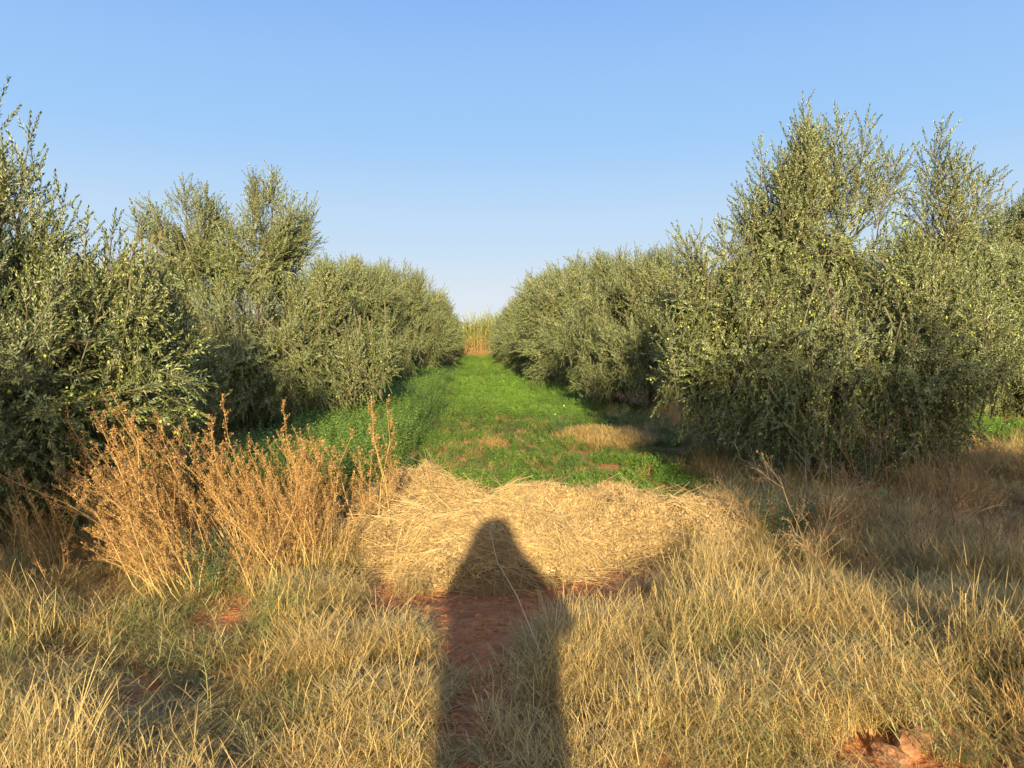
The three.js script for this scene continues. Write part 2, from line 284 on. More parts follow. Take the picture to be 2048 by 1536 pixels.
[[-3.7, 40.5, 2.35, 4.4], [-3.6, 49.5, 2.3, 4.3], [-3.6, 58.5, 2.3, 4.2], [-3.6, 67.5, 2.4, 4.1]].forEach(([x, d, s, h], i) => oliveTree(x, d, 120 + i, mass(s, h, s, 40 + i, { leaf: 1.35 }), ord[i + 2] + ' olive tree back along the left row, mostly behind the round crown', LEFT));
// next rows over
oliveTree(12.4, 17.2, 130, mass(2.4, 4.5, 2.4, 50, { leaf: 1.05 }), 'olive tree of the next row, cut off by the right edge', 'olive trees of the next rows');
oliveTree(12.5, 26.2, 131, mass(2.4, 4.4, 2.4, 51, { leaf: 1.15 }), 'far olive tree of the next row glimpsed behind the nearest right tree', 'olive trees of the next rows');
oliveTree(-12.6, 20.2, 132, mass(2.3, 3.9, 2.3, 52, { leaf: 1.1 }), 'olive tree of the next row, hidden behind the nearest left tree', 'olive trees of the next rows');
oliveTree(-12.6, 29.3, 133, mass(2.3, 4.2, 2.3, 53, { leaf: 1.15 }), 'olive tree of the next row seen between the two nearest left trees', 'olive trees of the next rows');
// trees behind the viewer, whose long shadows lie over the right foreground and the feet of the first trees
oliveTree(4.4, -2.2, 140, { limbs: 5, blobs: [[0, 2.5, 0, 2.2, .9, 2.0, .45], [-1.0, 3.0, 0, 1.2, .75, 1.2, .5], [1.0, 3.0, 0, 1.2, .75, 1.2, .5]], plumes: [[.2, 3.3, 0, .2, 4.1, 0, .5]] }, 'olive tree of the right row standing behind the viewer, casting shade forward', 'olive trees behind the viewer');
oliveTree(-5.0, -1.6, 141, mass(2.1, 4.4, 2.0, 61), 'olive tree of the left row standing behind the viewer, casting shade forward', 'olive trees behind the viewer');

// ───────── alfalfa ─────────
function alfalfaPatch(seed, n, h, spread, col, leafL) {
  const r = rng(seed), s = new Soup();
  for (let k = 0; k < n; k++) {
    const a = r() * 6.28, q = Math.sqrt(r()) * spread, b = V(Math.cos(a) * q, -.02, Math.sin(a) * q), H = h * (.6 + .6 * r()), tip = b.clone().add(V((r() - .5) * h * .7, H, (r() - .5) * h * .7));
    s.tube([b, b.clone().lerp(tip, .5), tip], [.0016, .0013, .0007], 3, [.10, .16, .04]);
    const nodes = Math.round(6 + H / .03);
    for (let i = 0; i < nodes; i++) {
      const t = lerp(.25, 1, (i + r()) / nodes), p = b.clone().lerp(tip, t), az = i * 2.5 + r(), stalk = V(Math.cos(az), .35 + .5 * r(), Math.sin(az)).normalize(), c0 = p.clone().addScaledVector(stalk, .012 + .012 * r());
      for (let j = -1; j <= 1; j++) {
        const dir = stalk.clone().applyAxisAngle(UP, j * .9).add(V(0, (r() - .55) * .6, 0)).normalize(), side = dir.clone().cross(UP).normalize().applyAxisAngle(dir, (r() - .5) * .9), L = leafL * (.7 + .5 * r()), w = L * .5, c = jit(r, col, .3);
        const tp = c0.clone().addScaledVector(dir, L), lft = c0.clone().addScaledVector(dir, L * .62).addScaledVector(side, w * .5).add(V(0, w * .15, 0)), rgt = c0.clone().addScaledVector(dir, L * .62).addScaledVector(side, -w * .5).add(V(0, w * .15, 0));
        s.tri(c0, lft, tp, c); s.tri(c0, tp, rgt, c);
      }
    }
  }
  return s.geo();
}
const lowGeos = [0, 1, 2].map((i) => alfalfaPatch(30 + i, 8, .085, .10, [.12, .235, .022], .021));
const tallGeos = [0, 1, 2].map((i) => alfalfaPatch(40 + i, 6, .48, .10, [.15, .26, .032], .027));
// where nothing green grows: bare clay patches in the lane
const bare = (x, d) => [[.33, 11.7, .22, .4], [.98, 15.3, .6, .3], [.9, 9.5, .14, .2], [-.95, 10.3, .2, .3], [1.6, 11.0, .25, .3], [1.75, 9.6, .3, .3]].some(([cx, cd, rx, rd]) => ((x - cx) / rx) ** 2 + ((d - cd) / rd) ** 2 < 1 + .5 * vn(x * 6, d * 6));
{
  const r = rng(77), low = lowGeos.map((g) => new Inst(g, greenMat)), tall = tallGeos.map((g) => new Inst(g, greenMat));
  const scatter = (x0, x1, d0, d1, dens, f) => { const n = Math.round((x1 - x0) * (d1 - d0) * dens); for (let i = 0; i < n; i++) f(lerp(x0, x1, r()), lerp(d0, d1, r())); };
  const lowAt = (k) => (x, d) => {
    if (bare(x, d) || (d < 9 && d < 7.3 + .5 * vn(x * 1.6, 3) + Math.max(0, x - 1.4) * .45)) return;
    const edge = sstep(Math.abs(x - .45), 2.1, 3.9); if (r() < edge * .75) return;
    const thin = d > 12.2 && d < 15.8 ? .1 : 0; if (r() < thin + (vn(x * 1.3, d * .9) > .55 ? .25 : 0)) return;
    const b = .72 + .5 * r() + .28 * vn(x * .9, d * .35), y = r() < .05 ? 1.5 : 1;
    low[Math.floor(r() * 3)].add(V(x, groundY(x, d), -d), qYaw(r() * 6.28), k, k * (.6 + .6 * r() + .9 * Math.max(0, vn(x * 2.7, d * 2.2)) + .5 * Math.max(0, vn(x * .8 + 5, d * .8))) * (d > 16 ? 1.3 : 1), k, [b * 1.02 * y, b, b * .9]);
  };
  scatter(-3.4, 4.2, 7, 13, 66, lowAt(1)); scatter(-3.2, 4.0, 13, 24, 44, lowAt(1.2)); scatter(-2.6, 3.2, 24, 44, 22, lowAt(1.6)); scatter(-2.5, 3.0, 44, 76, 11, lowAt(2.3));
  // lanes to either side of the neighbouring rows
  const lane = (k) => (x, d) => { const b = .8 + .5 * r(); if (vn(x * .8, d * .8) < -.35) return; low[Math.floor(r() * 3)].add(V(x, groundY(x, d), -d), qYaw(r() * 6.28), k, k * (.9 + .9 * r()), k, [b * 1.15, b * 1.05, b]); };
  scatter(6.2, 10.6, 9.6, 22, 34, lane(1.4)); scatter(6, 11, 22, 40, 9, lane(2)); scatter(-10.5, -6.2, 12, 24, 16, lane(1.4)); scatter(-6.2, -2.4, 7.6, 17, 24, lane(1.2)); scatter(4.8, 9, 7.6, 10.5, 10, lane(1.2));
  // the uncut taller strip on the left
  const tallAt = (k) => (x, d) => {
    const left = -2.75 + .25 * vn(d * .7, 1), right = -.8 + .22 * vn(d * .9, 4) - (d < 9 ? (9 - d) * .25 : 0) + Math.min(0, (26 - d) * .03); if (x < left || x > right) return;
    const b = .8 + .4 * r() + .2 * vn(x, d), e = Math.min(1, (right - x) / .35 + .45) * lerp(1, .55, sstep(d, 18, 44));
    tall[Math.floor(r() * 3)].add(V(x, groundY(x, d), -d), qYaw(r() * 6.28), k, k * e * (.7 + .45 * r()), k, [b, b, b]);
  };
  scatter(-3, -.6, 7.4, 14, 46, tallAt(1)); scatter(-3, -.6, 14, 26, 32, tallAt(1.15)); scatter(-3, -.6, 26, 45, 16, tallAt(1.5));
  low.forEach((i) => i.build('alfalfa', null, 'short bright green alfalfa carpeting the lane between the olive rows', 'alfalfa'));
  tall.forEach((i) => i.build('tall_alfalfa', null, 'taller uncut alfalfa strip at the foot of the left olive row', 'alfalfa'));
}

// ───────── dry and green grass ─────────
function grassTuft(seed, culms, h, spread, lean, colA, colB, bladeW) {
  const r = rng(seed), s = new Soup();
  for (let k = 0; k < culms; k++) {
    const a = r() * 6.28, q = Math.sqrt(r()) * spread, b = V(Math.cos(a) * q, -.015, Math.sin(a) * q), H = h * (.45 + .7 * r()), out = V(Math.cos(a) + (r() - .5), 0, Math.sin(a) + (r() - .5)).multiplyScalar(lean * (.3 + r()));
    const wx = (r() - .5) * .12, wz = (r() - .5) * .12, at = (t) => b.clone().add(V(out.x * H * t * t + wx * H * Math.sin(t * 6), H * t * (1 - .12 * t), out.z * H * t * t + wz * H * Math.sin(t * 5 + 1))), c = jit(r, r() < .5 ? colA : colB, .22), sd = V(Math.cos(a + 1.4), 0, Math.sin(a + 1.4));
    s.ribbon([at(0), at(.22), at(.45), at(.7), at(1)], [.0019, .0019, .0017, .0014, 0], sd, c);
    const nl = 5 + Math.floor(r() * 4);
    for (let i = 0; i < nl; i++) {
      const t = lerp(.1, .92, (i + r()) / nl), p = at(t), az = i * Math.PI + r() * 1.6 + a, o = V(Math.cos(az), 0, Math.sin(az)), L = (.05 + .085 * r()) * (h / .22), up = .55 + r() * 1.3, cc = jit(r, r() < .5 ? colA : colB, .28), side = o.clone().cross(UP).normalize().applyAxisAngle(UP, (r() - .5)), dr = (r() < .5 ? 1.5 : .5) * r();
      const f = (u) => p.clone().addScaledVector(o, L * u * .75).add(V(0, L * (up * u * .6 - dr * u * u), 0));
      s.ribbon([f(0), f(.4), f(.75), f(1)], [bladeW * .8, bladeW, bladeW * .7, 0], side, cc);
    }
  }
  return s.geo();
}
const STRAW = [.51, .38, .145], STRAW2 = [.40, .28, .095], GREENISH = [.19, .215, .05];
const dryTufts = [0, 1, 2, 3].map((i) => grassTuft(50 + i, 15, .20, .055, .7, STRAW, STRAW2, .0025));
const tallTufts = [0, 1].map((i) => grassTuft(60 + i, 13, .29, .05, .42, STRAW, [.45, .34, .125], .0025));
const greenTufts = [0, 1].map((i) => grassTuft(64 + i, 14, .19, .06, .8, GREENISH, [.26, .28, .085], .0027));
// bare clay in the foreground: the trodden strip and the clearing in front of the hay
function soil(x, d) {
  const n = .12 * fbm(x * 3.1 + 4, d * 3.1, 3);
  const strip = sstep(.30 + n * 1.3 - Math.abs(x - .02 - .05 * (d - 4)), -.1, .12) * sstep(d, 2.5, 3.4) * sstep(5.2 - d, 0, .3);
  const clearing = sstep(1 - Math.hypot((x - .3) / 1.12, (d - 4.5) / .68) + n * 2.4, -.05, .3);
  const dots = [[-.62, 2.95, .16], [-.05, 3.1, .2], [.32, 3.0, .22], [-.16, 3.35, .18], [.75, 3.6, .22], [-2.2, 3.9, .35], [.8, 2.9, .2]].reduce((m, [cx, cd, q]) => Math.max(m, sstep(1 - Math.hypot(x - cx, d - cd) / q + n, 0, .35)), 0);
  const side = sstep(1 - Math.hypot((x - 1.45) / .6, (d - 5.05) / .38) + n * 2.2, 0, .4) * .85;
  return Math.max(strip * .92, clearing, dots * .8, side);
}
{
  const r = rng(88), dry = dryTufts.map((g) => new Inst(g, dryMat)), tall = tallTufts.map((g) => new Inst(g, dryMat)), green = greenTufts.map((g) => new Inst(g, greenMat));
  const put = (arr, x, d, k, kh, c) => arr[Math.floor(r() * arr.length)].add(V(x, groundY(x, d), -d), qYaw(r() * 6.28), k, k * kh, k, c);
  const greenness = (x, d) => sstep(1 - Math.hypot((x + 1.5) / 1.0, (d - 4.2) / 1.0) + .3 * vn(x * 2, d * 2), 0, .6) * .5 + sstep(1 - Math.hypot((x + 1.0) / .8, (d - 3.3) / .6), 0, .8) * .4 + sstep(vn(x * 1.9 + 3, d * 1.9), .35, .9) * .3 + .07 + (x > 1.2 && d < 3.6 ? .18 : 0);
  const cover = (x0, x1, d0, d1, dens) => {
    const n = Math.round((x1 - x0) * (d1 - d0) * dens);
    for (let i = 0; i < n; i++) {
      const x = lerp(x0, x1, r()), d = lerp(d0, d1, r()), s = soil(x, d); if (r() < s * 1.05) continue;
      if (d > 4.85 && d < 7.4 && x > -.85 && x < 1.55) continue; if (d > 5.7 && d < 7.1 && x > 1.4 && x < 2.2 && r() < .85) continue; // the hay lies here
      const clump = .5 + .55 * vn(x * 2.1, d * 2.1) + .4 * vn(x * 5.5, d * 5.5); if (r() > .1 + clump * 1.05) continue;
      const b = .8 + .4 * r() + .12 * vn(x * 1.2 + 8, d * 1.2), rust = sstep(vn(x * 1.1 + 20, d * 1.1), .2, .8) * .25, kh = (.40 + .55 * clump * clump + .3 * clump) * (.65 + .6 * r()) * (x > .5 ? 1.15 : 1) * (1 - .35 * sstep(.9 - Math.abs(x - .15), 0, .5) * sstep(d, 2.9, 3.8));
      if (r() < greenness(x, d)) put(green, x, d, .9 + .4 * r(), kh * 1.1, [b, b, b * .95]);
      else put(r() < (x > .3 ? .32 : .22) ? tall : dry, x, d, .85 + .35 * r(), kh, [b, b * (1 - rust * .5), b * (1 - rust)]);
    }
  };
  cover(-2.9, 3.3, 2.35, 4.2, 500); cover(-3.6, 4.2, 4.2, 6.0, 340);
  cover(-5.5, -.9, 6.0, 8.0, 110); cover(1.4, 8.5, 6.0, 7.4, 230); cover(2.6, 8.5, 7.4, 9.6, 160); cover(3.5, 9.8, 9.6, 12, 45); cover(-7, -2.4, 8, 14, 26); cover(2.9, 6, 9.5, 17, 34);
  for (const [cx, cd, q, n, kk] of [[.55, 3.65, .2, 100, .95], [.45, 3.3, .16, 60, .85], [1.35, 4.0, .26, 120, .85], [1.95, 4.0, .33, 140, .85], [-.38, 3.75, .13, 40, .8], [-.65, 3.7, .2, 70, .8], [-.85, 4.4, .16, 50, .8], [2.7, 3.9, .35, 140, .85], [.95, 3.05, .2, 60, .8], [1.42, 3.12, .28, 90, .75], [1.75, 3.15, .25, 60, .8], [-.35, 3.1, .18, 50, .7]]) for (let i = 0; i < n; i++) { const a = r() * 6.28, e = Math.sqrt(r()) * q; put(tall, cx + e * Math.cos(a), cd + e * Math.sin(a), .95 + .3 * r(), kk * (.65 + .5 * r()), jit(r, [1.04, 1.02, 1], .12)); }
  // a dry tuft patch in the lane and thin yellow stalks through the alfalfa
  for (let i = 0; i < 260; i++) { const a = r() * 6.28, q = Math.sqrt(r()); put(dry, 2.15 + .75 * q * Math.cos(a), 12.2 + 1.1 * q * Math.sin(a), 1 + .3 * r(), .8, jit(r, [1, .95, .85], .15)); }
  for (let i = 0; i < 220; i++) { const x = lerp(-.6, 3.4, r()), d = lerp(8, 15.5, r()); put(r() < .5 ? dry : green, x, d, .9, .7 + .5 * r(), jit(r, [.9, .85, .75], .2)); }
  for (let i = 0; i < 26; i++) { const a = r() * 6.28; put(dry, .3 + .2 * Math.cos(a) * r(), 11.8 + .3 * Math.sin(a), 1, .8, [1, .9, .75]); }
  const runner = (seed) => { const q = rng(seed), s = new Soup(), at = (t) => V(.16 * t, .30 * t - .05 * t * t, .02 * Math.sin(t * 4)); s.ribbon([at(0), at(.35), at(.7), at(1)], [.003, .0028, .0024, .001], V(0, 0, 1), [.30, .30, .11]); for (let i = 0; i < 13; i++) { const t = lerp(.12, 1, i / 13), p = at(t), o = V(.35 + .5 * q(), .5, (i % 2 ? 1 : -1) * (.5 + .4 * q())).normalize(), L = .05 + .06 * q(), c = jit(q, q() < .3 ? [.17, .22, .06] : [.46, .40, .17], .2), dr = .5 * q(), f = (u) => p.clone().addScaledVector(o, L * u).add(V(0, -dr * L * u * u, 0)); s.ribbon([f(0), f(.4), f(.75), f(1)], [.0032, .0042, .003, 0], o.clone().cross(UP).normalize(), c); } return s.geo(); };
  const run = [runner(1), runner(2)].map((g) => new Inst(g, dryMat));
  for (let i = 0; i < 120; i++) { const far = i > 55, x = far ? lerp(-2.2, 2.6, r()) : lerp(.85, 2.1, r()), d = far ? lerp(2.7, 4.2, r()) : lerp(2.65, 3.35, r()), k = .7 + .5 * r(), b = .85 + .3 * r(); if (soil(x, d) > .6) continue; run[i % 2].add(V(x, groundY(x, d) + .02, -d), qYaw(far ? r() * 6.28 : Math.PI + (r() - .5) * 1.6), k, k, k, [b, b, b]); }
  run.forEach((i) => i.build('grass_shoots', null, 'pale leafy grass shoots standing out of the dry grass', 'grass'));
  dry.forEach((i) => i.build('dry_grass', null, 'dry straw-yellow grass covering the foreground', 'grass'));
  tall.forEach((i) => i.build('tall_dry_grass', null, 'taller dry grass standing through the foreground', 'grass'));
  green.forEach((i) => i.build('green_grass', null, 'half-green grass growing through the dry grass', 'grass'));
}

// ───────── hay heaps ─────────
function straw(seed, L, bend, rad) {
  const r = rng(seed), s = new Soup(), at = (t) => V((t - .5) * L, bend * L * Math.sin(t * Math.PI), .12 * L * (r() - .5) * t), c = jit(r, [.50, .365, .165], .28);
  s.tube([at(0), at(.33), at(.66), at(1)], [rad, rad, rad * .9, rad * .5], 3, c);
  for (let i = 0; i < 4; i++) { const t = .2 + .75 * r(), p = at(t), o = V(r() - .3, r() - .3, r() - .5).normalize().multiplyScalar(.02 + .03 * r()); s.ribbon([p, p.clone().addScaledVector(o, .6), p.clone().add(o)], [.004, .005, 0], V(0, .6, .8), jit(r, [.43, .32, .15], .25)); }
  return s.geo();
}
const strawGeos = [straw(1, .55, .05, .0016), straw(2, .42, .1, .0018), straw(3, .32, .02, .0014), straw(4, .6, .08, .0013)];
const flakeGeos = [0, 1, 2].map((k) => { const r = rng(90 + k), s = new Soup(); for (let i = 0; i < 14; i++) { const p = V((r() - .5) * .07, r() * .035, (r() - .5) * .07), a = unit(r).multiplyScalar(.006 + .007 * r()), b = unit(r).multiplyScalar(.005 + .005 * r()), c = jit(r, r() < .2 ? [.22, .165, .07] : [.42, .31, .15], .35); s.tri(p.clone().add(a), p.clone().add(b), p.clone().sub(a), c); s.tri(p.clone().add(a), p.clone().sub(a), p.clone().sub(b), jit(r, c, .1)); } for (let i = 0; i < 4; i++) { const p = V((r() - .5) * .05, r() * .03, (r() - .5) * .05), o = unit(r).multiplyScalar(.035); s.tube([p.clone().sub(o), p.clone().add(o)], [.0011, .0008], 3, jit(r, [.5, .37, .17], .2)); } return s.geo(); });
const hayCore = new THREE.MeshStandardMaterial({ name: 'shade_toned_hay', vertexColors: true, roughness: 1 });
function hayHeap(x, d, rx, rd, h, seed, nStraw, nFlake, flow, label) {
  const r = rng(seed), t = thing('hay_heap', label, 'hay', x, groundY(x, d), -d, 'hay heaps raked across the end of the lane');
  const H = (u, v) => { const a = Math.atan2(v, u), e = Math.hypot(u, v) / (1 + .2 * vn(Math.cos(a) * 1.7 + seed, Math.sin(a) * 1.7) + .08 * vn(Math.cos(a) * 5 + seed, Math.sin(a) * 5)); const q = clamp(1 - e * e, 0, 1); return h * Math.pow(q, .55) * (1 + .3 * vn(u * 2.6 + seed, v * 2.6)) + (e < 1 ? .085 * fbm(u * 5, v * 5 + seed, 3) : 0); };
  const s = new Soup(), NR = 14, NA = 40, pt = (i, k) => { const e = i / NR * 1.12, a = k / NA * 6.2832, u = Math.cos(a) * e, v = Math.sin(a) * e; return V(u * rx, H(u, v) - .075 + .03 * vn(u * 13 + seed, v * 13), v * rd); };
  for (let i = 0; i < NR; i++) for (let k = 0; k < NA; k++) s.quad(pt(i, k), pt(i, k + 1), pt(i + 1, k + 1), pt(i + 1, k), jit(r, [.19, .13, .055], .35));  // core colour darkened to stand in for shade in gaps between straws
  mesh('packed_core', s.geo(), hayCore, t);
  const st = strawGeos.map((g) => new Inst(g, dryMat)), fl = flakeGeos.map((g) => new Inst(g, dryMat));
  const frame = (u, v, ang, tilt) => { const e = .04, dx = (H(u + e, v) - H(u - e, v)) / (2 * e * rx), dz = (H(u, v + e) - H(u, v - e)) / (2 * e * rd), n = V(-dx, 1, -dz).normalize(), X = V(Math.cos(ang), 0, Math.sin(ang)); X.addScaledVector(n, -X.dot(n)).addScaledVector(n, tilt).normalize(); const Z = X.clone().cross(n).normalize(), Y = Z.clone().cross(X); return new THREE.Quaternion().setFromRotationMatrix(new THREE.Matrix4().makeBasis(X, Y, Z)); };
  for (let i = 0; i < nStraw; i++) { const a = r() * 6.2832, e = i % 4 === 0 ? .82 + .36 * r() : Math.sqrt(r()) * 1.04, u = Math.cos(a) * e, v = Math.sin(a) * e, wisp = vn(u * 3.4 + seed * 3, v * 3.4), ang = flow + 1.3 * vn(u * 1.6 + seed, v * 1.6 + 3) + (r() - .5) * (r() < .3 ? 3 : 1.1), b = (.5 + .7 * r()) * (1 + .12 * wisp), k = .4 + .7 * r(); if (wisp < -.15 && r() < -wisp * 1.1) continue; st[Math.floor(r() * 4)].add(V(u * rx, H(u, v) - .03 + .05 * r() * r() + .05 * Math.max(0, wisp), v * rd), frame(u, v, ang, (r() - .45) * .42), k, k, k, [b * 1.04, b, b * (.85 + .2 * r())]); }
  for (let i = 0; i < nFlake; i++) { const a = r() * 6.2832, e = Math.sqrt(r()) * 1.02, u = Math.cos(a) * e, v = Math.sin(a) * e, b = .75 + .5 * r(); fl[i % 3].add(V(u * rx, H(u, v) - .02 + .012 * r(), v * rd), frame(u, v, r() * 6.28, (r() - .5) * .6), 1 + .3 * r(), 1, 1 + .3 * r(), [b, b * .97, b * .92]); }
  st.forEach((i) => i.build('straws', t)); fl.forEach((i) => i.build('dry_leaf_flakes', t));
}
hayHeap(.12, 5.35, .68, .5, .33, 201, 3510, 2250, .05, 'hay heap in the middle with the viewer\'s shadow on it');
hayHeap(-.42, 6.75, .54, .5, .37, 202, 2700, 1350, .2, 'rear left hay heap, its rounded top against the green lane');
hayHeap(.88, 6.05, .85, .7, .36, 203, 2970, 5700, -.9, 'broad pale hay heap of crumbled leaves right of the middle one');
hayHeap(.30, 6.65, .5, .42, .15, 204, 1890, 2250, 0, 'low hay heap between the rear left heap and the broad pale one');
hayHeap(-.55, 5.75, .45, .6, .26, 205, 2025, 750, .3, 'low hay heap at the left end, under the lone stalk clump');
hayHeap(1.8, 6.2, .62, .65, .24, 206, 1755, 1350, -.5, 'low hay heap at the right end, partly in shade');
{ // loose straws over the clay and the grass
  const r = rng(99), st = strawGeos.map((g) => new Inst(g, dryMat)), fl = flakeGeos.map((g) => new Inst(g, dryMat));
  for (let i = 0; i < 1500; i++) { const x = lerp(-2.5, 3.4, r()), d = lerp(2.6, 8.2, Math.pow(r(), .8)); const b = .6 + .5 * r(), k = .3 + .55 * r(); st[Math.floor(r() * 4)].add(V(x, groundY(x, d) + .008 + .02 * r() * r(), -d), new THREE.Quaternion().setFromEuler(new THREE.Euler((r() - .5) * .3, r() * 6.28, (r() - .5) * .2)), k, k, k, [b, b * .92, b * .8]); }
  for (let i = 0; i < 2600; i++) { const x = lerp(-2.6, 3.8, r()), d = lerp(2.6, 9, r()), b = .55 + .4 * r(); fl[i % 3].add(V(x, groundY(x, d) - .012, -d), qYaw(r() * 6.28), 1, .5, 1, [b, b * .85, b * .7]); }
  st.forEach((i) => i.build('loose_straw', null, 'loose straws scattered over the clay around the hay', 'straw'));
  fl.forEach((i) => i.build('dry_litter', null, 'crumbled dry leaf litter over the clay', 'litter'));
}

// ───────── tall dry weeds on the left ─────────
function weedStem(seed, H, bend) {
  const r = rng(seed), s = new Soup(), hd = new Soup(), at = (t) => V(bend * H * t * t + .03 * H * Math.sin(t * 7 + seed * 2), H * t, .06 * H * Math.sin(t * 5 + seed)), pale = [.53, .385, .14], brown = [.40, .235, .075];
  s.tube([at(0), at(.25), at(.5), at(.75), at(1)], [.0042, .0036, .003, .0022, .001], 4, (t) => pale.map((c, i) => lerp(c, brown[i], sstep(t, .35, .9))));
  for (let i = 0; i < 17; i++) {
    const t = lerp(.3, 1, (i + r()) / 17), p = at(t), a = i * 2.4 + r(), L = lerp(.21, .06, t) * (.4 + .9 * r()), o = V(Math.cos(a) * .55, 1, Math.sin(a) * .55).normalize(), e = p.clone().addScaledVector(o, L);
    hd.tube([p, p.clone().lerp(e, .5).add(V(Math.cos(a) * .01, 0, Math.sin(a) * .01)), e], [.0014, .0011, .0007], 3, jit(r, brown, .2));
    const nf = 24 + Math.floor(r() * 14);
    for (let k = 0; k < nf; k++) { const q = p.clone().lerp(e, .25 + .8 * r()).add(unit(r).multiplyScalar(.02 * r())), u = unit(r).multiplyScalar(.003 + .008 * r()), w = unit(r).multiplyScalar(.0015 + .003 * r()), c = jit(r, r() < .35 ? [.24, .13, .04] : [.42, .25, .085], .35); hd.tri(q.clone().add(u), q.clone().add(w), q.clone().sub(u), c); hd.tri(q.clone().add(u), q.clone().sub(u), q.clone().sub(w), c); }
  }
  return [s.geo(), hd.geo()];
}
const weedStems = [weedStem(6, .95, .1), weedStem(7, .8, -.3), weedStem(1, 1.0, -.12), weedStem(2, .9, .02), weedStem(3, 1.05, -.22), weedStem(4, .75, .1), weedStem(5, .85, -.3)];
function dryWeed(x, d, n, h, lean, spread, seed, label, tint = dryMat) {
  const r = rng(seed), t = thing('dry_weed', label, 'weed', x, groundY(x, d), -d, 'tall dry weeds on the left');
  for (let i = 0; i < n; i++) {
    const [sg, hg] = weedStems[Math.floor(r() * 7)], m = mesh('stem', sg, tint, t), a = r() * 6.28, q = Math.sqrt(r()) * spread, k = h * 1.14 * (.55 + .5 * r());
    m.position.set(Math.cos(a) * q, -.03, Math.sin(a) * q); m.scale.set(k, k, k);
    const l = lean * 1.1 + .05 + (r() - .5) * (r() < .12 ? 1.2 : .5); m.quaternion.setFromEuler(new THREE.Euler((r() - .5) * .6, 0, l)).multiply(qYaw((r() - .5) * 1.0));
    mesh('seed_head', hg, tint, m).userData.kind = 'stuff';
  }
}
dryWeed(-2.15, 5.35, 29, 1.18, .38, .17, 301, 'tallest dry weed, leaning left against the dark olive tree, leftmost of the orange clumps');
dryWeed(-1.85, 5.1, 26, 1.05, .45, .16, 302, 'dry orange-brown weed leaning hard left, second clump from the left');
dryWeed(-1.6, 5.6, 29, 1.0, .12, .2, 303, 'upright dry weed with dense brown tops, in the middle of the orange clumps');
dryWeed(-1.3, 5.35, 29, .86, .05, .2, 304, 'dry weed with curled tops right of the dense middle clump');
dryWeed(-1.05, 5.1, 23, .8, -.12, .17, 305, 'shorter dry weed leaning right beside the hay, rightmost of the orange clumps');
dryWeed(-2.35, 6.0, 17, .95, .2, .2, 306, 'dry weed behind the tallest one, in front of the olive tree');
dryWeed(-1.35, 6.2, 20, .95, -.05, .22, 307, 'dry weed behind the orange clumps, tops against the green alfalfa');
dryWeed(-2.75, 4.9, 13, .85, .05, .2, 308, 'sparse dry weed at the left edge before the nearest olive tree');
dryWeed(-2.5, 4.4, 13, .7, .25, .25, 309, 'low broken dry weed at the left edge, half in shade');
dryWeed(-.72, 5.75, 13, 1.02, -.04, .07, 310, 'slim lone clump of upright golden stalks at the left end of the hay');

dryWeed(-2.0, 5.75, 24, 1.08, .28, .22, 311, 'dense dry weed behind the two left-leaning clumps');
dryWeed(-1.15, 5.7, 24, .88, 0, .2, 312, 'bushy dry weed behind the curled one, beside the hay');
dryWeed(-1.75, 4.75, 20, .8, .3, .18, 313, 'shorter golden dry weed in front of the orange clumps');
dryWeed(-1.25, 4.8, 20, .72, .05, .18, 314, 'short straw-coloured dry weed in front, nearest the bare clay');

// ───────── dry brushwood and green weeds on the right ─────────
function brush(seed, H, n, col, rad) {
  const r = rng(seed), s = new Soup();
  const grow = (p, dir, L, q, depth) => {
    const e = p.clone().addScaledVector(dir, L), m = p.clone().lerp(e, .5).add(unit(r).multiplyScalar(L * .06)); s.tube([p, m, e], [q, q * .85, q * .65], 4, jit(r, col, .25));
    if (depth > 0) { const kids = 2 + Math.floor(r() * 2); for (let i = 0; i < kids; i++) { const t = .35 + .65 * r(), d2 = dir.clone().addScaledVector(unit(r), .75).add(V(0, .12, 0)).normalize(); grow(p.clone().lerp(e, t), d2, L * (.45 + .3 * r()), q * .62, depth - 1); } }
    else for (let i = 0; i < 3; i++) { const c = e.clone().add(unit(r).multiplyScalar(.008)), a = unit(r).multiplyScalar(.008), b = unit(r).multiplyScalar(.006); s.tri(c.clone().add(a), c.clone().add(b), c.clone().sub(a), jit(r, [.40, .24, .12], .2)); }
  };
  for (let i = 0; i < n; i++) { const a = r() * 6.28, o = .25 + .55 * r(); grow(V(Math.cos(a) * .05, -.03, Math.sin(a) * .05), V(Math.cos(a) * o, 1, Math.sin(a) * o).normalize(), H * (.45 + .25 * r()), rad, 3); }
  return s.geo();
}
function dryBush(x, d, H, n, seed, col, lean, label) { const t = thing('dry_bush', label, 'bush', x, groundY(x, d), -d, 'dry bushes on the right'); const m = mesh('branches', brush(seed, H, n, col, .0045), dryMat, t); m.rotation.z = lean; return t; }
const BROWN = [.25, .15, .07], PALE = [.38, .27, .14];
dryBush(3.3, 5.9, 1.05, 9, 401, BROWN, -.25, 'large dark dry bush leaning to the right edge');
dryBush(2.75, 5.5, .72, 7, 402, BROWN, .1, 'twiggy brown dry bush left of the large dark one');
dryBush(2.35, 5.15, .7, 5, 403, PALE, .15, 'pale forked dry stalk in front of the green bushy weed');
dryBush(3.6, 5.2, .8, 8, 404, BROWN, -.1, 'low tangled dry bush in the shade at the right edge');
dryBush(2.95, 6.7, .75, 5, 405, PALE, .25, 'tall pale dry stalks with knotted joints under the nearest right tree');
dryBush(4.0, 6.3, .95, 8, 407, BROWN, -.2, 'wide brown dry bush behind the low tangled one at the right edge');
dryBush(3.15, 5.0, .6, 7, 408, PALE, -.1, 'low pale dry bush in front of the large dark one');
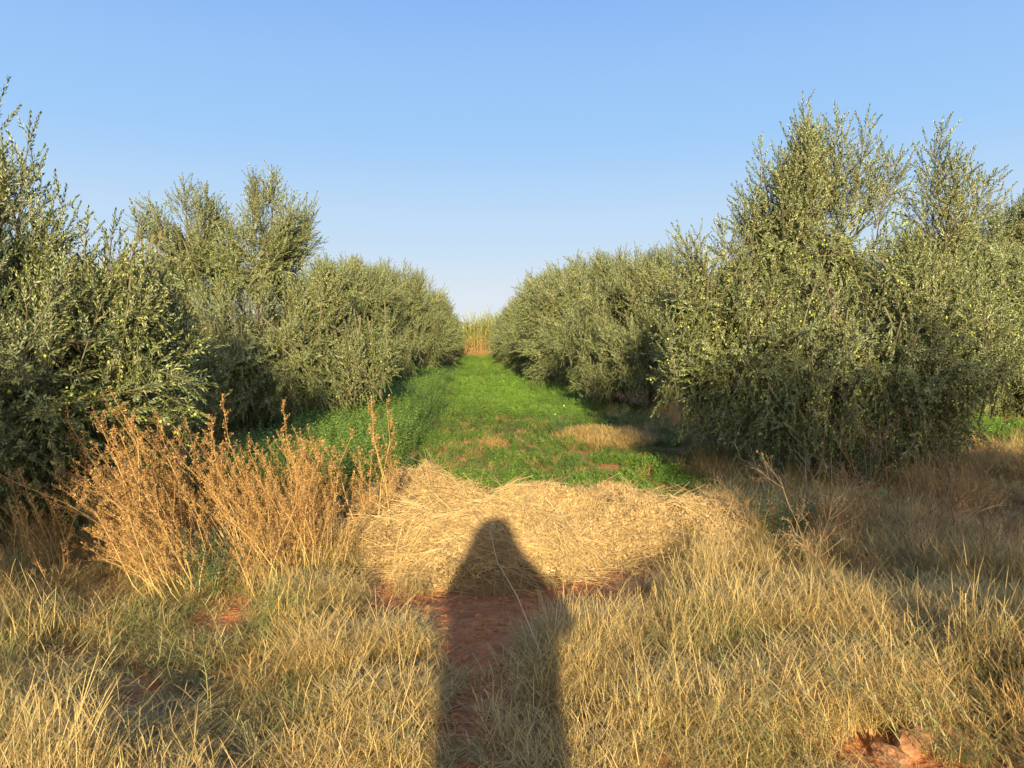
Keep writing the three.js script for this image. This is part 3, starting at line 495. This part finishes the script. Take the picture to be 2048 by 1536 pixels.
dryBush(2.2, 6.2, .5, 6, 409, BROWN, .1, 'short brown dry bush right of the hay');
dryBush(1.62, 5.0, .42, 4, 406, PALE, .1, 'small curled dry stalk at the edge of the clearing');
const weedLeaf = new THREE.MeshPhysicalMaterial({ name: 'blue_green_leaf', vertexColors: true, roughness: 0.6, transmission: 0.15, thickness: 0, side: THREE.DoubleSide });
const bushyGeo = alfalfaPatch(410, 16, .46, .13, [.075, .125, .055], .024);
[[2.35, 5.75, 1.0, 'blue-green bushy weed in the shade among the dry stalks'], [2.68, 5.95, .85, 'smaller blue-green weed just right of the bushy one'], [4.2, 8.0, 1.25, 'green bushy weed at the right foot of the nearest right olive tree'], [3.0, 7.9, 1.0, 'lone upright green weed under the nearest right olive tree'], [-1.62, 4.75, .95, 'small dark green weed growing among the orange clumps']].forEach(([x, d, k, label], i) => {
  const t = thing('green_weed', label, 'weed', x, groundY(x, d), -d, 'green weeds'); const m = mesh('leafy_stems', bushyGeo, weedLeaf, t); m.scale.setScalar(k); m.rotation.y = i * 1.3;
});
{ // broad-leaved vine
  const r = rng(420), x = 3.25, d = 6.35, t = thing('broad_leaf_vine', 'creeping vine with broad pale green leaves among the dry bushes', 'vine', x, groundY(x, d), -d), st = new Soup(), pts = [V(-.3, 0, .1), V(-.2, .3, .05), V(0, .42, 0), V(.25, .4, 0)];
  st.tube(pts, [.004, .004, .003, .002], 5, [.18, .22, .09]); mesh('stem', st.geo(), barkMat, t);
  const lg = new Soup(), ring = []; for (let i = 0; i <= 10; i++) { const a = i / 10 * 6.2832; const q = .055 * (1 - .35 * Math.pow(Math.max(0, Math.cos(a)), 6)) * (1 + .3 * Math.pow(Math.max(0, -Math.cos(a)), 2)); ring.push(V(Math.sin(a) * q, .012 * Math.cos(2 * a), -Math.cos(a) * q)); } for (let i = 0; i < 10; i++) lg.tri(V(0, -.006, 0), ring[i], ring[i + 1], [.19, .25, .07]);
  const geo = lg.geo();
  for (let i = 0; i < 6; i++) { const m = mesh('leaf', geo, greenMat, t); m.position.set(-.3 + .6 * r(), .22 + .25 * r(), .1 * r()); m.rotation.set(.4 + .7 * r(), r() * 6, (r() - .5)); m.scale.set(.35 + .25 * r(), .5, .6 + .3 * r()); }
}
{ // wispy flowering weed at the edge of the lane
  const r = rng(430), x = 1.42, d = 12.6, t = thing('flowering_weed', 'wispy green weed with tiny white flowers at the right edge of the lane', 'weed', x, groundY(x, d), -d), s = new Soup(), tips = [];
  for (let i = 0; i < 26; i++) { const a = r() * 6.28, o = .2 + .6 * r(), L = .3 + .3 * r(), dir = V(Math.cos(a) * o, 1, Math.sin(a) * o).normalize(), e = dir.clone().multiplyScalar(L); s.tube([V(0, -.02, 0), e.clone().multiplyScalar(.5).add(V(0, .02, 0)), e], [.003, .002, .001], 3, jit(r, [.10, .16, .05], .2)); for (let k = 0; k < 8; k++) { const p = e.clone().multiplyScalar(.25 + .7 * r()), q = p.clone().add(unit(r).multiplyScalar(.05)).add(V(0, .03, 0)); s.ribbon([p, q], [.004, 0], V(.7, 0, .7), jit(r, [.12, .19, .06], .2)); } if (r() < .1) tips.push(e); }
  mesh('stems', s.geo(), greenMat, t);
  const pet = new Soup(); for (let i = 0; i < 4; i++) { const a = i * 1.571; pet.tri(V(0, 0, 0), V(Math.cos(a - .5) * .014, .006, Math.sin(a - .5) * .014), V(Math.cos(a + .5) * .014, .006, Math.sin(a + .5) * .014), [.75, .72, .66]); } const pg = pet.geo();
  for (const e of tips) { const m = mesh('flower', pg, dryMat, t); m.position.copy(e); m.rotation.set(.9, r() * 6, .3); m.scale.setScalar(.9); }
}

// ───────── clods, stick, fallen leaf ─────────
{ const r = rng(600), g = new THREE.IcosahedronGeometry(1, 1), p = g.attributes.position; for (let i = 0; i < p.count; i++) { const k = 1 + .35 * vn(p.getX(i) * 2.1 + 3, p.getY(i) * 2.1 + p.getZ(i) * 1.7); p.setXYZ(i, p.getX(i) * k, p.getY(i) * k * .7, p.getZ(i) * k); } g.computeVertexNormals();
  const I = new Inst(g, new THREE.MeshStandardMaterial({ name: 'clay_crumb', color: new THREE.Color().setRGB(.44, .19, .075), roughness: .97 }));
  for (let i = 0; i < 2600; i++) { const x = lerp(-2.4, 2.6, r()), d = lerp(2.5, 5.3, r()), k = .004 + .022 * Math.pow(r(), 4); if (r() > soil(x, d) + .15) continue; I.add(V(x, groundY(x, d) + k * .2, -d), new THREE.Quaternion().setFromEuler(new THREE.Euler(r() * 6, r() * 6, r() * 6)), k * (.8 + .6 * r()), k, k * (.8 + .6 * r()), jit(r, [1, 1, 1], .25)); }
  I.build('soil_crumbs', null, 'small crumbs of red clay on the bare soil', 'soil'); }
function clod(seed, sx, sy, sz) {
  const g = new THREE.IcosahedronGeometry(1, 4), p = g.attributes.position, col = [], v = new THREE.Vector3();
  for (let i = 0; i < p.count; i++) { v.fromBufferAttribute(p, i).normalize(); const n = 1 + .13 * vn(v.x * 1.3 + seed, v.y * 1.3 + v.z * 1.7) + .09 * vn(v.x * 4.1 + seed, v.z * 4.1 + v.y * 3) + .05 * vn(v.x * 11 + v.y * 9, v.z * 11 + seed); const crack = Math.abs(vn(v.x * 3 + seed * 2, v.y * 3 - v.z * 3)) < .07 ? .93 : 1; v.multiplyScalar(n * crack); p.setXYZ(i, v.x * sx, v.y * sy, v.z * sz); const k = .85 + .3 * vn(v.x * 8, v.y * 8 + v.z * 5), w = vn(v.x * 14 + 3, v.z * 14 + v.y * 10) > .86 ? 1 : 0; col.push(lerp(.42 * k, .6, w), lerp(.205 * k, .5, w), lerp(.095 * k, .36, w)); }
  g.setAttribute('color', new THREE.Float32BufferAttribute(col, 3)); g.computeVertexNormals(); return g;
}
const clodMat = new THREE.MeshStandardMaterial({ name: 'hard_clay', vertexColors: true, roughness: .95 });
[[1.72, 2.84, .13, .055, .07, 7, 'lumpy red clay clod with white specks at the bottom right edge'], [1.58, 2.78, .085, .035, .05, 2, 'flat broken red clay clod left of the lumpy one at the bottom edge'], [1.88, 2.9, .10, .045, .06, 5, 'half-buried dark clay clod right of the lumpy one'], [-.63, 2.87, .07, .05, .06, 3, 'small red clay clod at the bottom edge left of the middle'], [-.30, 3.25, .06, .028, .05, 4, 'low red clay clod beside the trodden strip'], [.42, 3.05, .06, .04, .05, 6, 'small clay clod by the foot of the long pale stick']].forEach(([x, d, sx, sy, sz, seed, label]) => { const m = mesh('clay_clod', clod(seed, sx, sy, sz), clodMat); m.position.set(x, groundY(x, d) + sy * .35, -d); m.rotation.y = seed; tag(m, label, 'clod', 'clay clods'); });
{
  const s = new Soup(); const P = [V(.16, .03, -2.9), V(.24, .06, -3.02), V(.29, .12, -3.15), V(.30, .22, -3.35), V(.22, .34, -3.75), V(.13, .42, -4.1), V(.10, .52, -4.3), V(.11, .62, -4.42)]; s.tube(P, [.0045, .0042, .004, .0034, .0028, .0022, .0016, .001], 6, [.52, .41, .25]); s.tube([P[2], V(.36, .14, -3.2), V(.40, .2, -3.22)], [.003, .002, .001], 5, [.52, .41, .25]);
  const m = mesh('dry_stick', s.geo(), barkMat); tag(m, 'long thin pale stick rising from the bare clay before the hay', 'stick');
  const l = new Soup(), c = [.62, .42, .10]; for (let i = 0; i < 8; i++) { const a = i / 8 * 6.2832, b = (i + 1) / 8 * 6.2832; l.tri(V(0, .004, 0), V(Math.cos(a) * .032, .002 + .004 * Math.sin(a), Math.sin(a) * .016), V(Math.cos(b) * .032, .002 + .004 * Math.sin(b), Math.sin(b) * .016), c); }
  const f = mesh('fallen_leaf', l.geo(), dryMat); f.position.set(1.12, groundY(1.12, 5.15) + .03, -5.15); f.rotation.set(.5, .2, 0); tag(f, 'single yellow leaf lying on the clay right of the hay', 'leaf');
}

// ───────── reeds closing the lane ─────────
function reed(seed, green) {
  const r = rng(seed), s = new Soup(), H = 1, at = (t) => V(.10 * t * t, H * t, 0); s.tube([at(0), at(.5), at(1)], [.006, .005, .002], 4, green ? [.30, .27, .09] : [.42, .26, .10]);
  for (let i = 0; i < 14; i++) { const t = lerp(green ? .25 : .15, 1, i / 14), p = at(t), a = i * 2.4 + r(), o = V(Math.cos(a), 0, Math.sin(a)), L = .13 + .08 * r(); s.ribbon([p, p.clone().addScaledVector(o, L * .5).add(V(0, L * .7, 0)), p.clone().addScaledVector(o, L).add(V(0, L * .75, 0))], [.012, .014, 0], o.clone().cross(UP), jit(r, green ? (t < .45 ? [.40, .30, .12] : [.24, .27, .075]) : [.48, .34, .14], .25)); }
  return s.geo();
}
const reedGeos = [reed(1, true), reed(2, true), reed(3, false)];
[[-1.6, 80, 4.0, .3, 'dry reed clump at the left end of the reeds closing the lane'], [.0, 81, 4.9, .7, 'green reed clump, left of the two tallest at the end of the lane'], [1.7, 81, 5.4, .75, 'tallest green reed clump at the end of the lane'], [3.0, 80, 4.8, .6, 'reed clump beside the last tree of the right row'], [-3.2, 82, 4.0, .5, 'reed clump behind the left row at the end of the lane'], [5.0, 82, 3.6, .6, 'reed clump behind the last tree of the right row']].forEach(([x, d, h, g, label], q) => {
  const r = rng(500 + q), t = thing('reed_clump', label, 'reeds', x, groundY(x, d), -d, 'reeds closing the end of the lane'), I = reedGeos.map((gg) => new Inst(gg, dryMat));
  for (let i = 0; i < 170; i++) { const a = r() * 6.28, e = Math.sqrt(r()) * 1.25, hh = h * (.55 + .5 * r()) * (1 - .25 * e / 1.25), k = r() < g ? Math.floor(r() * 2) : 2; const b = .8 + .4 * r(); I[k].add(V(Math.cos(a) * e, -.05, Math.sin(a) * e), new THREE.Quaternion().setFromEuler(new THREE.Euler((r() - .5) * .25, r() * 6.28, (r() - .5) * .25)), 3.5, k === 2 ? hh * .62 : hh, 3.5, [b, b, b]); }
  I.forEach((i) => i.build('reeds', t));
});
{ // dry standing grass before the reeds
  const r = rng(520), I = tallTufts.map((g) => new Inst(g, dryMat));
  for (let i = 0; i < 900; i++) { const x = lerp(-5, 7, r()), d = lerp(76.3, 80, r()), k = 2.2 + 1.2 * r(); I[i % 2].add(V(x, groundY(x, d), -d), qYaw(r() * 6.28), k, k * (d < 78 ? .3 : .75), k, jit(r, [1, .86, .75], .2)); }
  I.forEach((i) => i.build('field_edge_grass', null, 'reddish dry grass at the far end of the lane before the reeds', 'grass'));
}
// ───────── the viewer, whose shadow lies on the hay ─────────
{
  const prims = (list, k) => (x, y, z) => { // smooth union of tapered capsules
    let acc = 1e3;
    for (const [a, b, ra, rb] of list) {
      const dx = b[0] - a[0], dy = b[1] - a[1], dz = b[2] - a[2], px = x - a[0], py = y - a[1], pz = z - a[2], h = clamp((px * dx + py * dy + pz * dz) / (dx * dx + dy * dy + dz * dz + 1e-9), 0, 1);
      const dist = Math.hypot(px - dx * h, py - dy * h, pz - dz * h) - lerp(ra, rb, h), e = clamp(.5 + .5 * (acc - dist) / k, 0, 1); acc = lerp(acc, dist, e) - k * e * (1 - e);
    }
    return acc;
  };
  const march = (f, c, half, res) => {
    const mc = new MarchingCubes(res, new THREE.MeshBasicMaterial(), false, false, 200000); mc.isolation = 0; const hs = res / 2;
    for (let z = 0; z < res; z++) for (let y = 0; y < res; y++) for (let x = 0; x < res; x++) mc.field[z * res * res + y * res + x] = -f(c[0] + (x - hs) / hs * half, c[1] + (y - hs) / hs * half, c[2] + (z - hs) / hs * half);
    mc.update(); const n = mc.count, p = new Float32Array(n * 3), q = mc.positionArray;
    for (let i = 0; i < n; i++) for (let k = 0; k < 3; k++) p[i * 3 + k] = q[i * 3 + k] * half + c[k];
    const g = new THREE.BufferGeometry(); g.setAttribute('position', new THREE.BufferAttribute(p, 3)); return g;
  };
  const Z = .36, ex = (s) => (s > 0 ? .30 : .27), arm = (s) => [[[s * .17, 1.40, Z], [s * ex(s), 1.22, Z - .10], .08, .066], [[s * ex(s), 1.22, Z - .10], [s * .105, 1.53, Z - .27], .042, .028]], leg = (s) => [[[s * .09, .88, Z], [s * .11, .48, Z - .02], .085, .058], [[s * .11, .48, Z - .02], [s * .12, .08, Z + .02], .058, .038], [[s * .12, .05, Z + .04], [s * .13, .04, Z - .13], .045, .035]];
  const body = march(prims([[[0, 1.34, Z], [0, 1.10, Z], .125, .13], [[-.10, 1.38, Z], [.10, 1.38, Z], .085, .085], [[-.05, .95, Z], [.05, .95, Z], .14, .14], [[0, 1.4, Z], [0, 1.52, Z - .01], .058, .05], [[-.14, 1.30, Z], [-.08, .55, Z], .15, .13], [[.14, 1.30, Z], [.08, .55, Z], .15, .13], [[-.10, 1.34, Z + .02], [-.03, 1.62, Z + .04], .16, .125], [[.08, 1.34, Z + .02], [.0, 1.62, Z + .04], .12, .12], ...arm(-1), ...arm(1), ...leg(-1), ...leg(1)], .05), [0, .86, .25], .92, 92);
  const head = march(prims([[[0, 1.645, Z], [0, 1.655, Z + .02], .085, .09], [[0, 1.575, Z - .03], [0, 1.57, Z - .05], .055, .042], [[0, 1.64, Z - .088], [0, 1.605, Z - .105], .010, .016], [[-.078, 1.63, Z], [-.088, 1.60, Z], .012, .01], [[.078, 1.63, Z], [.088, 1.60, Z], .012, .01], [[0, 1.5, Z], [0, 1.58, Z], .052, .055], [[-.018, 1.575, Z - .088], [.018, 1.575, Z - .088], .009, .009]], .022), [0, 1.60, Z - .01], .17, 60);
  const hand = (s) => { const P = [s * .10, 1.555, Z - .31], L = [[[s * .105, 1.53, Z - .27], P, .027, .028], [P, [s * .096, 1.595, Z - .318], .026, .022]]; for (let i = 0; i < 4; i++) { const y = 1.625 - i * .022, len = [.9, 1, .95, .75][i]; L.push([[s * .103, 1.60 - i * .018, Z - .325], [s * .092, y, Z - .356], .0095, .009], [[s * .092, y, Z - .356], [s * (.092 - .03 * len), y - .002, Z - .362], .009, .0075]); } L.push([[s * .088, 1.565, Z - .30], [s * .072, 1.578, Z - .312], .011, .010], [[s * .072, 1.578, Z - .312], [s * .048, 1.590, Z - .316], .010, .008]); return march(prims(L, .008), [s * .08, 1.575, Z - .325], .09, 52); };
  const paint = (g, f) => { const p = g.attributes.position, c = []; for (let i = 0; i < p.count; i++) c.push(...f(p.getX(i), p.getY(i), p.getZ(i))); g.setAttribute('color', new THREE.Float32BufferAttribute(c, 3)); g.computeVertexNormals(); return g; };
  const skin = [.36, .21, .14], shirt = [.16, .17, .20], jeans = [.06, .075, .12], shoe = [.08, .07, .06];
  paint(body, (x, y, z) => (y < .09 ? shoe : y < .40 ? jeans : z < Z - .2 && y > 1.38 ? skin : shirt));
  const parts = [body, paint(head, () => skin), paint(hand(-1), () => skin), paint(hand(1), () => skin)];
  const x0 = .015, t = thing('person', 'person in a loose grey hooded coat behind the viewpoint, holding up a phone', 'person', x0, 0, 0);
  mesh('body', mergeGeometries(parts), new THREE.MeshStandardMaterial({ name: 'skin_and_clothes', vertexColors: true, roughness: .8 }), t);
  const hair = new THREE.SphereGeometry(.101, 24, 16, 0, 6.2832, 0, 1.75); hair.scale(.98, 1.02, 1.1); hair.rotateX(.45); hair.translate(0, 1.655, Z + .015); mesh('hair', hair, new THREE.MeshStandardMaterial({ name: 'dark_hair', color: new THREE.Color().setRGB(.03, .022, .016), roughness: .8, side: THREE.DoubleSide }), t);
  const ph = thing('phone', 'dark phone held up sideways by the person behind the viewpoint', 'phone', x0 - .015, 1.6, .028);
  const sh = new THREE.Shape(), w = .073, h = .036, q = .009; sh.moveTo(-w + q, -h); sh.lineTo(w - q, -h); sh.quadraticCurveTo(w, -h, w, -h + q); sh.lineTo(w, h - q); sh.quadraticCurveTo(w, h, w - q, h); sh.lineTo(-w + q, h); sh.quadraticCurveTo(-w, h, -w, h - q); sh.lineTo(-w, -h + q); sh.quadraticCurveTo(-w, -h, -w + q, -h);
  mesh('case', new THREE.ExtrudeGeometry(sh, { depth: .008, bevelEnabled: true, bevelSize: .001, bevelThickness: .001, bevelSegments: 2 }), new THREE.MeshStandardMaterial({ name: 'phone_case', color: 0x16171a, roughness: .4 }), ph);
}
renderer.render(scene, camera);
